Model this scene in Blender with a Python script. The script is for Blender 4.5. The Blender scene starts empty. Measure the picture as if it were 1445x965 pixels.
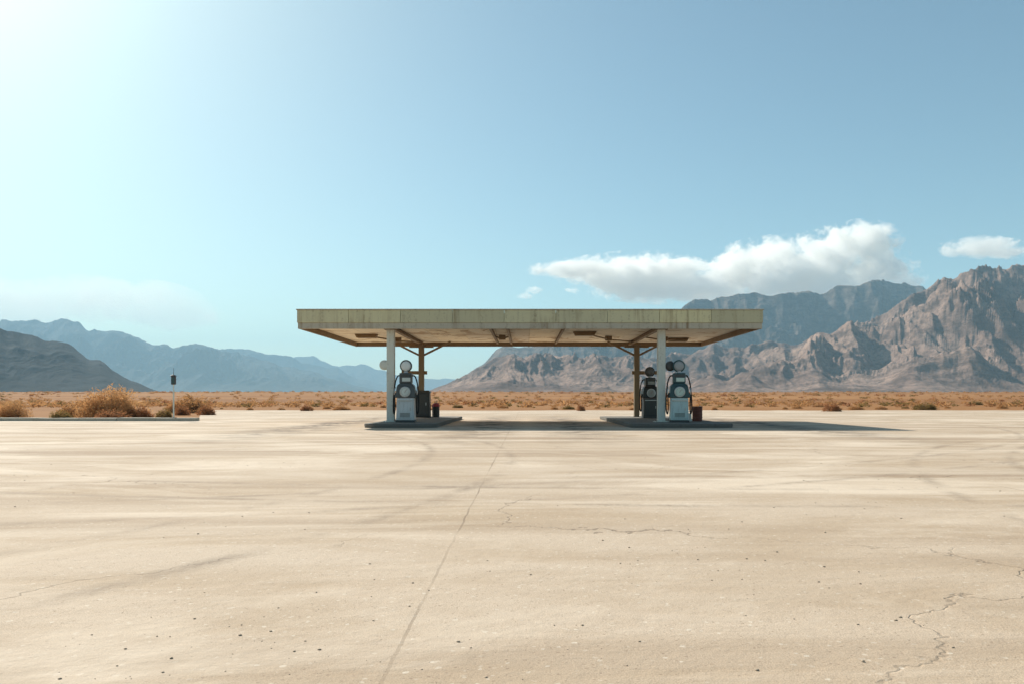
import bpy, bmesh, math, random
import numpy as np
from mathutils import Vector, Matrix

random.seed(7)
rng = np.random.default_rng(7)
sc = bpy.context.scene
COL = sc.collection
R = math.radians

# ------------------------------------------------------------------ camera geometry (measured from the photograph)
W, H = 1445.0, 965.0
F = 1124.0            # focal length in photo pixels
VX, VY = 742.0, 562.0  # vanishing point and horizon
CZ = 1.08             # eye height

def wx(px, Y): return (px - VX) / F * Y
def wz(py, Y): return CZ + (VY - py) / F * Y

def G(Y):
    """height of the desert floor: flat round the lot, then a long gentle bajada"""
    Y = np.asarray(Y, dtype=float)
    t = np.clip((Y - 80.0) / 500.0, 0, 1)
    s = t * t * (3 - 2 * t)
    return s * (CZ + 0.0078 * np.maximum(Y, 0))

# ------------------------------------------------------------------ helpers
def tag(o, label=None, cat=None, group=None, kind=None):
    if label: o['label'] = label
    if cat: o['category'] = cat
    if group: o['group'] = group
    if kind: o['kind'] = kind
    return o

def obj(name, bm, mat, parent=None, smooth=False, loc=None):
    me = bpy.data.meshes.new(name)
    bm.normal_update()
    bm.to_mesh(me); bm.free()
    if smooth:
        me.polygons.foreach_set('use_smooth', [True] * len(me.polygons))
    if mat: me.materials.append(mat)
    o = bpy.data.objects.new(name, me); COL.objects.link(o)
    if parent: o.parent = parent
    if loc: o.location = loc
    return o

def np_obj(name, verts, faces, mat, parent=None, smooth=False):
    me = bpy.data.meshes.new(name)
    verts = np.asarray(verts, dtype=np.float32); faces = np.asarray(faces, dtype=np.int32)
    n = faces.shape[1]
    me.vertices.add(len(verts)); me.vertices.foreach_set('co', verts.ravel())
    me.loops.add(faces.size); me.loops.foreach_set('vertex_index', faces.ravel())
    me.polygons.add(len(faces))
    me.polygons.foreach_set('loop_start', np.arange(0, faces.size, n, dtype=np.int32))
    me.update(calc_edges=True); me.validate()
    if smooth: me.polygons.foreach_set('use_smooth', [True] * len(me.polygons))
    if mat: me.materials.append(mat)
    o = bpy.data.objects.new(name, me); COL.objects.link(o)
    if parent: o.parent = parent
    return o

def empty(name, loc, rz=0.0):
    o = bpy.data.objects.new(name, None); COL.objects.link(o)
    o.empty_display_size = 0.2
    o.location = loc; o.rotation_euler = (0, 0, rz)
    return o

def box(bm, x0, x1, y0, y1, z0, z1, bev=0.0, seg=2):
    t = bmesh.new()
    bmesh.ops.create_cube(t, size=1)
    for v in t.verts:
        v.co = Vector(((x0 + x1) / 2 + v.co.x * (x1 - x0), (y0 + y1) / 2 + v.co.y * (y1 - y0), (z0 + z1) / 2 + v.co.z * (z1 - z0)))
    if bev > 0:
        bmesh.ops.bevel(t, geom=list(t.edges), offset=bev, segments=seg, profile=0.5, affect='EDGES')
    me = bpy.data.meshes.new('t'); t.to_mesh(me); t.free()
    bm.from_mesh(me); bpy.data.meshes.remove(me)
    return bm

def BX(*a, **k):
    return box(bmesh.new(), *a, **k)

def frustum(bm, hw0, hd0, z0, hw1, hd1, z1, bev=0.01):
    t = bmesh.new()
    vs = [t.verts.new((sx * w, sy * d, z)) for (w, d, z) in ((hw0, hd0, z0), (hw1, hd1, z1)) for sx, sy in ((-1, -1), (1, -1), (1, 1), (-1, 1))]
    t.faces.new(vs[3::-1]); t.faces.new(vs[4:8])
    for i in range(4):
        j = (i + 1) % 4
        t.faces.new((vs[i], vs[j], vs[4 + j], vs[4 + i]))
    if bev: bmesh.ops.bevel(t, geom=list(t.edges), offset=bev, segments=2, profile=0.5, affect='EDGES')
    me = bpy.data.meshes.new('t'); t.to_mesh(me); t.free(); bm.from_mesh(me); bpy.data.meshes.remove(me)
    return bm

def lathe(bm, prof, axis='Z', c=(0, 0, 0), n=24):
    """prof: list of (r, h)"""
    c = Vector(c); rings = []
    for r, h in prof:
        ring = []
        for i in range(n):
            a = 2 * math.pi * i / n
            if axis == 'Z': p = Vector((r * math.cos(a), r * math.sin(a), h))
            elif axis == 'Y': p = Vector((r * math.cos(a), h, -r * math.sin(a)))
            else: p = Vector((h, r * math.cos(a), r * math.sin(a)))
            ring.append(bm.verts.new(c + p))
        rings.append(ring)
    for a, b in zip(rings, rings[1:]):
        for i in range(n):
            j = (i + 1) % n
            bm.faces.new((a[i], a[j], b[j], b[i]))
    bm.faces.new(rings[0][::-1]); bm.faces.new(rings[-1])
    return bm

def tube(bm, pts, r, n=10):
    pts = [Vector(p) for p in pts]
    # smooth with catmull-rom
    P = []
    for i in range(len(pts) - 1):
        p0 = pts[max(i - 1, 0)]; p1 = pts[i]; p2 = pts[i + 1]; p3 = pts[min(i + 2, len(pts) - 1)]
        for k in range(6):
            t = k / 6
            P.append(0.5 * ((2 * p1) + (-p0 + p2) * t + (2 * p0 - 5 * p1 + 4 * p2 - p3) * t * t + (-p0 + 3 * p1 - 3 * p2 + p3) * t ** 3))
    P.append(pts[-1])
    rings = []; up = None
    for i, p in enumerate(P):
        d = (P[min(i + 1, len(P) - 1)] - P[max(i - 1, 0)]).normalized()
        if up is None: up = d.orthogonal().normalized()
        up = (up - d * up.dot(d)).normalized(); s = d.cross(up)
        rings.append([bm.verts.new(p + (up * math.cos(2 * math.pi * k / n) + s * math.sin(2 * math.pi * k / n)) * r) for k in range(n)])
    for a, b in zip(rings, rings[1:]):
        for i in range(n):
            j = (i + 1) % n
            bm.faces.new((a[i], a[j], b[j], b[i]))
    bm.faces.new(rings[0][::-1]); bm.faces.new(rings[-1])
    return bm

def bar(bm, a, b, w, h):
    """rectangular bar from a to b"""
    a = Vector(a); b = Vector(b); d = (b - a).normalized()
    s = d.cross(Vector((0, 0, 1)))
    s = s.normalized() if s.length > 1e-3 else Vector((1, 0, 0))
    u = s.cross(d)
    vs = [bm.verts.new(p + s * sx * w / 2 + u * su * h / 2) for p in (a, b) for sx, su in ((-1, -1), (1, -1), (1, 1), (-1, 1))]
    bm.faces.new(vs[3::-1]); bm.faces.new(vs[4:8])
    for i in range(4):
        j = (i + 1) % 4
        bm.faces.new((vs[i], vs[j], vs[4 + j], vs[4 + i]))
    bmesh.ops.recalc_face_normals(bm, faces=bm.faces)
    return bm

def kids(o): return [c for c in bpy.data.objects if c.parent == o]
def copy_tree(o, parent=None):
    c = o.copy(); COL.objects.link(c)
    if parent: c.parent = parent
    for ch in kids(o): copy_tree(ch, c)
    return c

# ------------------------------------------------------------------ numpy noise
_perm = rng.permutation(4096)
_grad = rng.uniform(-1, 1, (4096, 2)); _grad /= np.linalg.norm(_grad, axis=1)[:, None]
def perlin(x, y, seed=0):
    xi = np.floor(x).astype(int); yi = np.floor(y).astype(int); xf = x - xi; yf = y - yi
    u = xf ** 3 * (xf * (xf * 6 - 15) + 10); v = yf ** 3 * (yf * (yf * 6 - 15) + 10)
    def g(ix, iy, dx, dy):
        h = _perm[(_perm[(ix + seed * 37) & 4095] + iy) & 4095]
        return _grad[h, 0] * dx + _grad[h, 1] * dy
    a = g(xi, yi, xf, yf); b = g(xi + 1, yi, xf - 1, yf)
    c = g(xi, yi + 1, xf, yf - 1); d = g(xi + 1, yi + 1, xf - 1, yf - 1)
    return (a + u * (b - a) + v * (c - a + u * (a - b - c + d))) * 1.4
def fbm(x, y, o=5, seed=0):
    s = 0; a = .5
    for i in range(o):
        s = s + a * perlin(x, y, seed + i); x = x * 2.03 + 13.7; y = y * 2.03 + 7.1; a *= .5
    return s
def ridged(x, y, o=6, seed=0, gain=.5):
    s = 0; a = .5; w = 1.0
    for i in range(o):
        n = 1 - np.abs(perlin(x, y, seed + i)); n = n * n
        s = s + a * n * w; w = np.clip(n * 1.6, 0, 1)
        x = x * 2.07 + 3.3; y = y * 2.07 + 9.2; a *= gain
    return s

# ------------------------------------------------------------------ materials
def newmat(name):
    m = bpy.data.materials.new(name); m.use_nodes = True
    nt = m.node_tree; nt.nodes.clear()
    out = nt.nodes.new('ShaderNodeOutputMaterial')
    return m, nt, out
def N(nt, t, **kw):
    n = nt.nodes.new(t)
    for k, v in kw.items():
        if k.startswith('i_'): n.inputs[k[2:]].default_value = v
        else: setattr(n, k, v)
    return n
def L(nt, a, b): nt.links.new(a, b)
def ramp(nt, src, stops):
    r = nt.nodes.new('ShaderNodeValToRGB'); e = r.color_ramp.elements
    while len(e) < len(stops): e.new(0.5)
    for k, (p, c) in zip(e, stops):
        k.position = p; k.color = (*c, 1) if len(c) == 3 else c
    L(nt, src, r.inputs[0]); return r.outputs[0]
def mix(nt, f, a, b, mode='MIX'):
    m = nt.nodes.new('ShaderNodeMix'); m.data_type = 'RGBA'; m.blend_type = mode
    for sock, v in ((m.inputs[0], f), (m.inputs[6], a), (m.inputs[7], b)):
        if hasattr(v, 'links'): L(nt, v, sock)
        else: sock.default_value = v if not isinstance(v, tuple) else (*v, 1) if len(v) == 3 else v
    return m.outputs[2]
def noise(nt, vec, scale, detail=5, rough=.55, dist=0.0, dim='3D'):
    n = nt.nodes.new('ShaderNodeTexNoise'); n.noise_dimensions = dim
    n.inputs['Scale'].default_value = scale; n.inputs['Detail'].default_value = detail
    n.inputs['Roughness'].default_value = rough; n.inputs['Distortion'].default_value = dist
    if vec is not None: L(nt, vec, n.inputs['Vector'])
    return n
def mapping(nt, vec, scale=(1, 1, 1), rot=(0, 0, 0), loc=(0, 0, 0)):
    m = nt.nodes.new('ShaderNodeMapping'); m.inputs['Scale'].default_value = scale
    m.inputs['Rotation'].default_value = rot; m.inputs['Location'].default_value = loc
    L(nt, vec, m.inputs['Vector']); return m.outputs[0]
def math_(nt, op, a, b=0.0, c=None, clamp=False):
    m = nt.nodes.new('ShaderNodeMath'); m.operation = op; m.use_clamp = clamp
    for s, v in zip(m.inputs, (a, b, c)):
        if v is None: continue
        if hasattr(v, 'links'): L(nt, v, s)
        else: s.default_value = v
    return m.outputs[0]
def bump(nt, h, strength, dist=.02, prev=None):
    b = nt.nodes.new('ShaderNodeBump'); b.inputs['Strength'].default_value = strength; b.inputs['Distance'].default_value = dist
    L(nt, h, b.inputs['Height'])
    if prev is not None: L(nt, prev, b.inputs['Normal'])
    return b.outputs[0]

def paint(name, col, rough=.5, wear=.35, metal=0.0, dirt=(.16, .12, .08), scale=3.0, spec=.4):
    """weathered painted metal: mottled tone, rust/dust patches, dusty streaks"""
    m, nt, out = newmat(name)
    tc = N(nt, 'ShaderNodeTexCoord'); p = N(nt, 'ShaderNodeBsdfPrincipled')
    info = N(nt, 'ShaderNodeObjectInfo')
    va = N(nt, 'ShaderNodeVectorMath', operation='ADD'); L(nt, tc.outputs['Object'], va.inputs[0]); L(nt, info.outputs['Location'], va.inputs[1])
    v = va.outputs[0]
    n1 = noise(nt, v, scale, 6, .6); n2 = noise(nt, v, scale * 9, 4, .7)
    st = noise(nt, mapping(nt, v, (6, 6, .6)), scale, 4, .6)
    c = mix(nt, n1.outputs[0], tuple(x * .82 for x in col), tuple(min(1, x * 1.12) for x in col))
    f = ramp(nt, math_(nt, 'MULTIPLY', n2.outputs[0], st.outputs[0]), [(.28, (0, 0, 0)), (.42, (wear,) * 3)])
    c = mix(nt, f, c, dirt)
    L(nt, c, p.inputs['Base Color'])
    L(nt, ramp(nt, n1.outputs[0], [(.3, (rough * .8,) * 3), (.7, (min(1, rough * 1.3),) * 3)]), p.inputs['Roughness'])
    p.inputs['Metallic'].default_value = metal; p.inputs['Specular IOR Level'].default_value = spec
    L(nt, bump(nt, n2.outputs[0], .12, .004), p.inputs['Normal'])
    L(nt, p.outputs[0], out.inputs[0])
    return m

M = {}
M['fascia'] = paint('fascia_paint', (.60, .57, .375), .6, .5, scale=1.2)
M['fascia_low'] = paint('fascia_lower_paint', (.47, .44, .36), .6, .5, scale=1.2)
def weather(m, run=True, stain=None):
    nt = m.node_tree; p = next(n for n in nt.nodes if n.type == 'BSDF_PRINCIPLED'); c = p.inputs['Base Color'].links[0].from_socket
    geo = N(nt, 'ShaderNodeNewGeometry'); tc = N(nt, 'ShaderNodeTexCoord'); v = tc.outputs['Object']
    tone = ramp(nt, geo.outputs['Random Per Island'], [(0, (.80, .80, .82)), (.5, (.97, .97, .97)), (1, (1.08, 1.05, .98))])
    c = mix(nt, 1.0, c, tone, 'MULTIPLY')
    if run:
        a = noise(nt, mapping(nt, v, (3.5, 3.5, .25)), 1.0, 6, .65); b = noise(nt, v, .5, 3, .6)
        f = math_(nt, 'MULTIPLY', ramp(nt, a.outputs[0], [(.50, (0, 0, 0)), (.66, (.8,) * 3)]), ramp(nt, b.outputs[0], [(.4, (0, 0, 0)), (.6, (1, 1, 1))]))
        c = mix(nt, f, c, (.20, .125, .06))
    if stain:
        a = noise(nt, v, .42, 6, .62, 1.2); ring = ramp(nt, a.outputs[0], [(.53, (0, 0, 0)), (.58, (.9,) * 3), (.63, (.30,) * 3), (.72, (.55,) * 3)])
        c = mix(nt, ring, c, stain)
    L(nt, c, p.inputs['Base Color'])
weather(M['fascia']); weather(M['fascia_low'])
M['soffit'] = paint('soffit_paint', (.88, .79, .63), .7, .2, scale=.7, dirt=(.45, .33, .2))
weather(M['soffit'], False, (.42, .27, .13))
M['wood'] = paint('brown_steel', (.20, .13, .065), .6, .5, scale=2)
M['roof'] = paint('roof_gravel', (.35, .32, .27), .9, .3, scale=2)
M['column_grey'] = paint('column_grey', (.62, .64, .58), .5, .4, scale=1.5)
M['column_brown'] = paint('column_brown', (.20, .15, .09), .55, .5, scale=1.5)
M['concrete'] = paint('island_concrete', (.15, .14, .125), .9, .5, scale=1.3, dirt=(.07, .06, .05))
M['kerb'] = paint('kerb_concrete', (.42, .39, .32), .85, .5, scale=1.3, dirt=(.2, .17, .12))
M['pebble'] = paint('pebble_stone', (.34, .27, .20), .9, .4, scale=9.0)
M['light_grey'] = paint('pump_light_grey', (.60, .63, .63), .4, .45)
M['teal'] = paint('pump_pale_teal', (.50, .63, .62), .4, .45)
M['charcoal'] = paint('pump_charcoal', (.055, .06, .06), .45, .3)
M['dark_teal'] = paint('pump_dark_teal', (.035, .085, .09), .4, .25)
M['gunmetal'] = paint('pump_gunmetal', (.085, .095, .095), .4, .35)
M['black'] = paint('black_enamel', (.022, .026, .026), .4, .2)
M['rubber'] = paint('hose_rubber', (.015, .015, .015), .7, .1)
M['chrome'] = paint('dull_steel', (.45, .46, .46), .35, .3, metal=.9)
M['milk'] = paint('milk_glass', (.74, .76, .74), .2, .15)
M['grey_glass'] = paint('grey_glass', (.34, .35, .36), .25, .3)
M['dull_glass'] = paint('dull_glass', (.30, .31, .30), .3, .3)
M['dark_glass'] = paint('dark_glass', (.10, .10, .10), .25, .3)
M['dial'] = paint('dial_face', (.62, .66, .62), .25, .15)
M['dial_green'] = paint('dial_face_green', (.58, .70, .62), .25, .15)
def dial_ticks(m):
    nt = m.node_tree; p = next(n for n in nt.nodes if n.type == 'BSDF_PRINCIPLED'); src = p.inputs['Base Color'].links[0].from_socket
    tc = N(nt, 'ShaderNodeTexCoord'); s_ = N(nt, 'ShaderNodeSeparateXYZ'); L(nt, tc.outputs['Object'], s_.inputs[0])
    x = s_.outputs[0]; z = math_(nt, 'SUBTRACT', s_.outputs[2], 1.20)
    rad = math_(nt, 'SQRT', math_(nt, 'ADD', math_(nt, 'MULTIPLY', x, x), math_(nt, 'MULTIPLY', z, z)))
    ang = math_(nt, 'MULTIPLY', math_(nt, 'ARCTAN2', z, x), 24 / (2 * math.pi))
    t = math_(nt, 'LESS_THAN', math_(nt, 'ABSOLUTE', math_(nt, 'SUBTRACT', math_(nt, 'FRACT', ang), .5)), .11)
    t = math_(nt, 'MULTIPLY', t, math_(nt, 'GREATER_THAN', rad, .125)); t = math_(nt, 'MULTIPLY', t, math_(nt, 'LESS_THAN', rad, .155))
    L(nt, mix(nt, t, src, (.03, .03, .03)), p.inputs['Base Color'])
dial_ticks(M['dial']); dial_ticks(M['dial_green'])
M['red'] = paint('faded_red', (.28, .03, .045), .45, .3)
M['rust'] = paint('rust_red_drum', (.16, .045, .03), .6, .6)
M['white'] = paint('dusty_white', (.70, .69, .64), .5, .3)

def ground_mats():
    # pale dusty concrete of the lot
    m, nt, out = newmat('lot_surface'); p = N(nt, 'ShaderNodeBsdfPrincipled'); tc = N(nt, 'ShaderNodeTexCoord'); v = tc.outputs['Object']
    big = noise(nt, mapping(nt, v, (.05, .11, 1)), 1.0, 5, .6, .8)
    med = noise(nt, mapping(nt, v, (.3, .75, 1)), 1.0, 6, .62, .5)
    fine = noise(nt, v, 9, 6, .7); grit = noise(nt, v, 140, 3, .7); speck = N(nt, 'ShaderNodeTexVoronoi', i_Scale=55.0); L(nt, v, speck.inputs['Vector'])
    c = ramp(nt, big.outputs[0], [(.30, (.51, .39, .28)), (.5, (.59, .475, .365)), (.7, (.65, .545, .44))])
    c = mix(nt, ramp(nt, med.outputs[0], [(.36, (.75,) * 3), (.56, (0, 0, 0))]), c, (.40, .285, .18))
    # dark drag marks / oil-dust streaks running across the lot
    stv = noise(nt, mapping(nt, v, (.05, .62, 1), (0, 0, R(6))), 1.0, 5, .55, .6)
    c = mix(nt, ramp(nt, stv.outputs[0], [(.52, (0, 0, 0)), (.66, (.85,) * 3)]), c, (.31, .215, .14))
    c = mix(nt, math_(nt, 'MULTIPLY', fine.outputs[0], .5), c, (.46, .37, .27))
    c = mix(nt, ramp(nt, grit.outputs[0], [(.38, (.65,) * 3), (.56, (0, 0, 0))]), c, (.28, .21, .15))
    ag = N(nt, 'ShaderNodeTexVoronoi', i_Scale=95.0); L(nt, v, ag.inputs['Vector'])
    c = mix(nt, ramp(nt, ag.outputs['Color'], [(.05, (.7,) * 3), (.16, (0, 0, 0))]), c, (.24, .17, .12))
    c = mix(nt, ramp(nt, speck.outputs['Color'], [(.86, (0, 0, 0)), (.95, (.5,) * 3)]), c, (.70, .64, .54))
    # cracks
    wv = N(nt, 'ShaderNodeVectorMath', operation='MULTIPLY_ADD')
    nw = noise(nt, v, .8, 5, .6); L(nt, nw.outputs['Color'], wv.inputs[0]); wv.inputs[1].default_value = (1.5, 1.5, 0); L(nt, v, wv.inputs[2])
    vo = N(nt, 'ShaderNodeTexVoronoi', feature='DISTANCE_TO_EDGE', voronoi_dimensions='2D', i_Scale=.24); L(nt, wv.outputs[0], vo.inputs['Vector'])
    gate = noise(nt, v, .22, 2, .5)
    ck = ramp(nt, vo.outputs['Distance'], [(.0, (1, 1, 1)), (.0030, (.0,) * 3)])
    ckf = math_(nt, 'MULTIPLY', ck, ramp(nt, gate.outputs[0], [(.45, (0, 0, 0)), (.60, (.7,) * 3)]))
    c = mix(nt, ckf, c, (.14, .10, .07))
    oil = noise(nt, mapping(nt, v, (.55, .8, 1)), 1.0, 3, .5, .3)
    c = mix(nt, ramp(nt, oil.outputs[0], [(.66, (0, 0, 0)), (.74, (.35,) * 3)]), c, (.22, .16, .105))
    drift = noise(nt, mapping(nt, v, (.16, .34, 1), (0, 0, R(-12))), 1.0, 7, .66, .9)
    c = mix(nt, ramp(nt, drift.outputs[0], [(.50, (0, 0, 0)), (.62, (.6,) * 3)]), c, (.68, .575, .46))
    # oil drips and fuel stains along the driving lanes beside the islands; their dark colour also deepens the canopy shadow
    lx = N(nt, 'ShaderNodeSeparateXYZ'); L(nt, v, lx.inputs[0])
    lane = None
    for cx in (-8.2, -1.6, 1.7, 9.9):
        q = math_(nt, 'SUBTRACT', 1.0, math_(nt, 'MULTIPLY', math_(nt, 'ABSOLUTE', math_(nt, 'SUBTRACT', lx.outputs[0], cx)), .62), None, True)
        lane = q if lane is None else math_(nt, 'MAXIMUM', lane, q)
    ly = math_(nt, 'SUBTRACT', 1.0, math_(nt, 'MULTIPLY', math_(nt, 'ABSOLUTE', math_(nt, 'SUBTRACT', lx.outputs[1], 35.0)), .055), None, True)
    drip_and_shade = noise(nt, v, 1.1, 6, .68, .6)
    st_ = math_(nt, 'MULTIPLY', math_(nt, 'MULTIPLY', lane, ly), ramp(nt, drip_and_shade.outputs[0], [(.40, (0, 0, 0)), (.58, (1, 1, 1))]))
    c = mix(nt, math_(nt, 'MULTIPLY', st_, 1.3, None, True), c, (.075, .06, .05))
    # faint tyre marks curving towards the pumps
    sp = N(nt, 'ShaderNodeSeparateXYZ'); L(nt, v, sp.inputs[0])
    brk = noise(nt, v, .7, 5, .7); tread = noise(nt, mapping(nt, v, (14, 2, 1)), 1.0, 3, .7)
    tm = None
    for (cx, cy, rr) in ((-22, 14, 20.2), (-22, 14, 21.75), (30, 2, 24.6), (30, 2, 26.1), (4, 52, 42.5), (4, 52, 44.0), (-14, 40, 33.0), (-14, 40, 34.5)):
        dx = math_(nt, 'SUBTRACT', sp.outputs[0], cx); dy = math_(nt, 'SUBTRACT', sp.outputs[1], cy)
        d = math_(nt, 'SQRT', math_(nt, 'ADD', math_(nt, 'MULTIPLY', dx, dx), math_(nt, 'MULTIPLY', dy, dy)))
        q = math_(nt, 'SUBTRACT', 1.0, math_(nt, 'MULTIPLY', math_(nt, 'ABSOLUTE', math_(nt, 'SUBTRACT', d, rr)), 6.5), None, True)
        tm = q if tm is None else math_(nt, 'MAXIMUM', tm, q)
    tm = math_(nt, 'MULTIPLY', tm, ramp(nt, brk.outputs[0], [(.42, (0, 0, 0)), (.66, (1, 1, 1))]))
    tm = math_(nt, 'MULTIPLY', tm, math_(nt, 'MULTIPLY', tread.outputs[0], 1.25))
    c = mix(nt, tm, c, (.20, .15, .11))
    # expansion joints, wandering and part filled with sand
    sx = N(nt, 'ShaderNodeSeparateXYZ'); L(nt, v, sx.inputs[0]); wob = noise(nt, v, 1.7, 4, .6)
    wb = math_(nt, 'MULTIPLY', math_(nt, 'SUBTRACT', wob.outputs[0], .5), .05)
    def joint(comp, period, off, wdt):
        a = math_(nt, 'ADD', math_(nt, 'ADD', comp, off), wb)
        d = math_(nt, 'ABSOLUTE', math_(nt, 'SUBTRACT', math_(nt, 'FLOORED_MODULO', a, period), period / 2))
        return math_(nt, 'LESS_THAN', d, wdt)
    jt = math_(nt, 'MAXIMUM', joint(sx.outputs[0], 6.4, .55 + 3.2, .008), joint(sx.outputs[1], 7.3, 1.2, .008))
    gj = noise(nt, v, .5, 3, .6)
    jt = math_(nt, 'MULTIPLY', jt, ramp(nt, gj.outputs[0], [(.40, (.08,) * 3), (.62, (.62,) * 3)]))
    ckf = math_(nt, 'MAXIMUM', ckf, jt)
    c = mix(nt, jt, c, (.17, .12, .08))
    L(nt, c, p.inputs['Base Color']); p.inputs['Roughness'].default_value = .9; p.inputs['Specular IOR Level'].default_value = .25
    b = bump(nt, fine.outputs[0], .35, .03); b = bump(nt, grit.outputs[0], .45, .006, b)
    b = bump(nt, math_(nt, 'SUBTRACT', 1.0, ckf), .8, .012, b); b = bump(nt, med.outputs[0], .4, .06, b)
    L(nt, b, p.inputs['Normal']); L(nt, p.outputs[0], out.inputs[0]); M['lot'] = m
    # brown desert floor
    m, nt, out = newmat('desert_floor'); p = N(nt, 'ShaderNodeBsdfPrincipled'); tc = N(nt, 'ShaderNodeTexCoord'); v = tc.outputs['Object']
    a = noise(nt, mapping(nt, v, (.004, .012, 1)), 1.0, 6, .6, .5); b_ = noise(nt, v, .35, 6, .65)
    c = ramp(nt, a.outputs[0], [(.3, (.20, .088, .034)), (.5, (.28, .135, .052)), (.7, (.37, .195, .082))])
    c = mix(nt, ramp(nt, b_.outputs[0], [(.40, (.6,) * 3), (.6, (0, 0, 0))]), c, (.25, .125, .055))
    L(nt, c, p.inputs['Base Color']); p.inputs['Roughness'].default_value = .95; p.inputs['Specular IOR Level'].default_value = .1
    L(nt, bump(nt, b_.outputs[0], .5, .3), p.inputs['Normal']); L(nt, p.outputs[0], out.inputs[0]); M['desert'] = m
ground_mats()

def rock(name, c0, c1, c2, s=1.0):
    m, nt, out = newmat(name); p = N(nt, 'ShaderNodeBsdfPrincipled'); tc = N(nt, 'ShaderNodeTexCoord'); v = tc.outputs['Object']
    a = noise(nt, v, .0022 * s, 6, .6, .6); b_ = noise(nt, mapping(nt, v, (1, 1, 2.2)), .010 * s, 7, .68, .4); d = noise(nt, v, .05 * s, 5, .7)
    c = ramp(nt, a.outputs[0], [(.36, c0), (.5, c1), (.64, c2)])
    c = mix(nt, ramp(nt, b_.outputs[0], [(.36, (.85,) * 3), (.52, (0, 0, 0))]), c, tuple(x * .45 for x in c0))
    c = mix(nt, ramp(nt, d.outputs[0], [(.40, (.7,) * 3), (.52, (0, 0, 0))]), c, tuple(x * .6 for x in c0))
    c = mix(nt, ramp(nt, b_.outputs[0], [(.58, (0, 0, 0)), (.72, (.6,) * 3)]), c, tuple(min(1, x * 1.25) for x in c2))
    L(nt, c, p.inputs['Base Color']); p.inputs['Roughness'].default_value = .95; p.inputs['Specular IOR Level'].default_value = .05
    bb = bump(nt, b_.outputs[0], .6, 18 / s); bb = bump(nt, d.outputs[0], .5, 5 / s, bb)
    L(nt, bb, p.inputs['Normal']); L(nt, p.outputs[0], out.inputs[0]); return m
M['rock_tan'] = rock('tan_rock', (.15, .10, .08), (.235, .158, .125), (.32, .22, .172))
M['rock_grey'] = rock('grey_rock', (.075, .06, .052), (.125, .098, .083), (.18, .14, .115))
M['rock_blue'] = rock('dark_rock', (.03, .034, .038), (.045, .048, .05), (.065, .063, .06), .6)
M['rock_dark'] = rock('slate_rock', (.011, .016, .02), (.017, .023, .027), (.028, .032, .034), .6)

def leafmat(name, c0, c1):
    m, nt, out = newmat(name); p = N(nt, 'ShaderNodeBsdfPrincipled'); tc = N(nt, 'ShaderNodeTexCoord'); info = N(nt, 'ShaderNodeObjectInfo'); geo = N(nt, 'ShaderNodeNewGeometry')
    n = noise(nt, tc.outputs['Object'], 2.2, 3, .6)
    f = math_(nt, 'ADD', math_(nt, 'MULTIPLY', n.outputs[0], .8), math_(nt, 'MULTIPLY', geo.outputs['Random Per Island'], .45), None, True)
    f = math_(nt, 'SUBTRACT', f, math_(nt, 'MULTIPLY', info.outputs['Random'], .15), None, True)
    c = mix(nt, f, c0, c1)
    L(nt, c, p.inputs['Base Color']); p.inputs['Roughness'].default_value = .85; p.inputs['Specular IOR Level'].default_value = .15
    tr = N(nt, 'ShaderNodeBsdfTranslucent'); L(nt, c, tr.inputs['Color'])
    ms = N(nt, 'ShaderNodeMixShader', i_Fac=.3) if False else nt.nodes.new('ShaderNodeMixShader'); ms.inputs[0].default_value = .45
    L(nt, p.outputs[0], ms.inputs[1]); L(nt, tr.outputs[0], ms.inputs[2]); L(nt, ms.outputs[0], out.inputs[0]); return m
M['leaf_ochre'] = leafmat('dry_ochre_scrub', (.30, .14, .055), (.60, .34, .15))
M['leaf_rust'] = leafmat('dry_rust_scrub', (.20, .08, .035), (.46, .22, .10))
M['leaf_olive'] = leafmat('dry_olive_scrub', (.13, .085, .03), (.33, .22, .08))
M['leaf_tan'] = leafmat('pale_tan_brush', (.38, .19, .075), (.72, .43, .20))
M['twig'] = leafmat('dead_twig', (.10, .06, .035), (.20, .13, .08))

# ------------------------------------------------------------------ camera, sun, sky
cam_d = bpy.data.cameras.new('camera'); cam = bpy.data.objects.new('camera', cam_d); COL.objects.link(cam)
cam.location = (0, 0, CZ); cam.rotation_euler = (R(90), 0, 0)
cam_d.sensor_width = 36; cam_d.lens = 36 * F / W
cam_d.shift_x = -(VX - W / 2) / W; cam_d.shift_y = (VY - H / 2) / W
cam_d.clip_start = .1; cam_d.clip_end = 90000
sc.camera = cam

SUN = Vector((-.86, .93, 1.0)).normalized()
el = math.asin(SUN.z); az = math.atan2(SUN.x, SUN.y)     # azimuth from +Y towards +X
sd = bpy.data.lights.new('sun', 'SUN'); so = bpy.data.objects.new('sun', sd); COL.objects.link(so)
sd.energy = 5.0; sd.angle = R(.5); sd.color = (1.0, .93, .82)
so.rotation_euler = SUN.to_track_quat('Z', 'Y').to_euler(); so.location = (-40, 40, 60)

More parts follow.
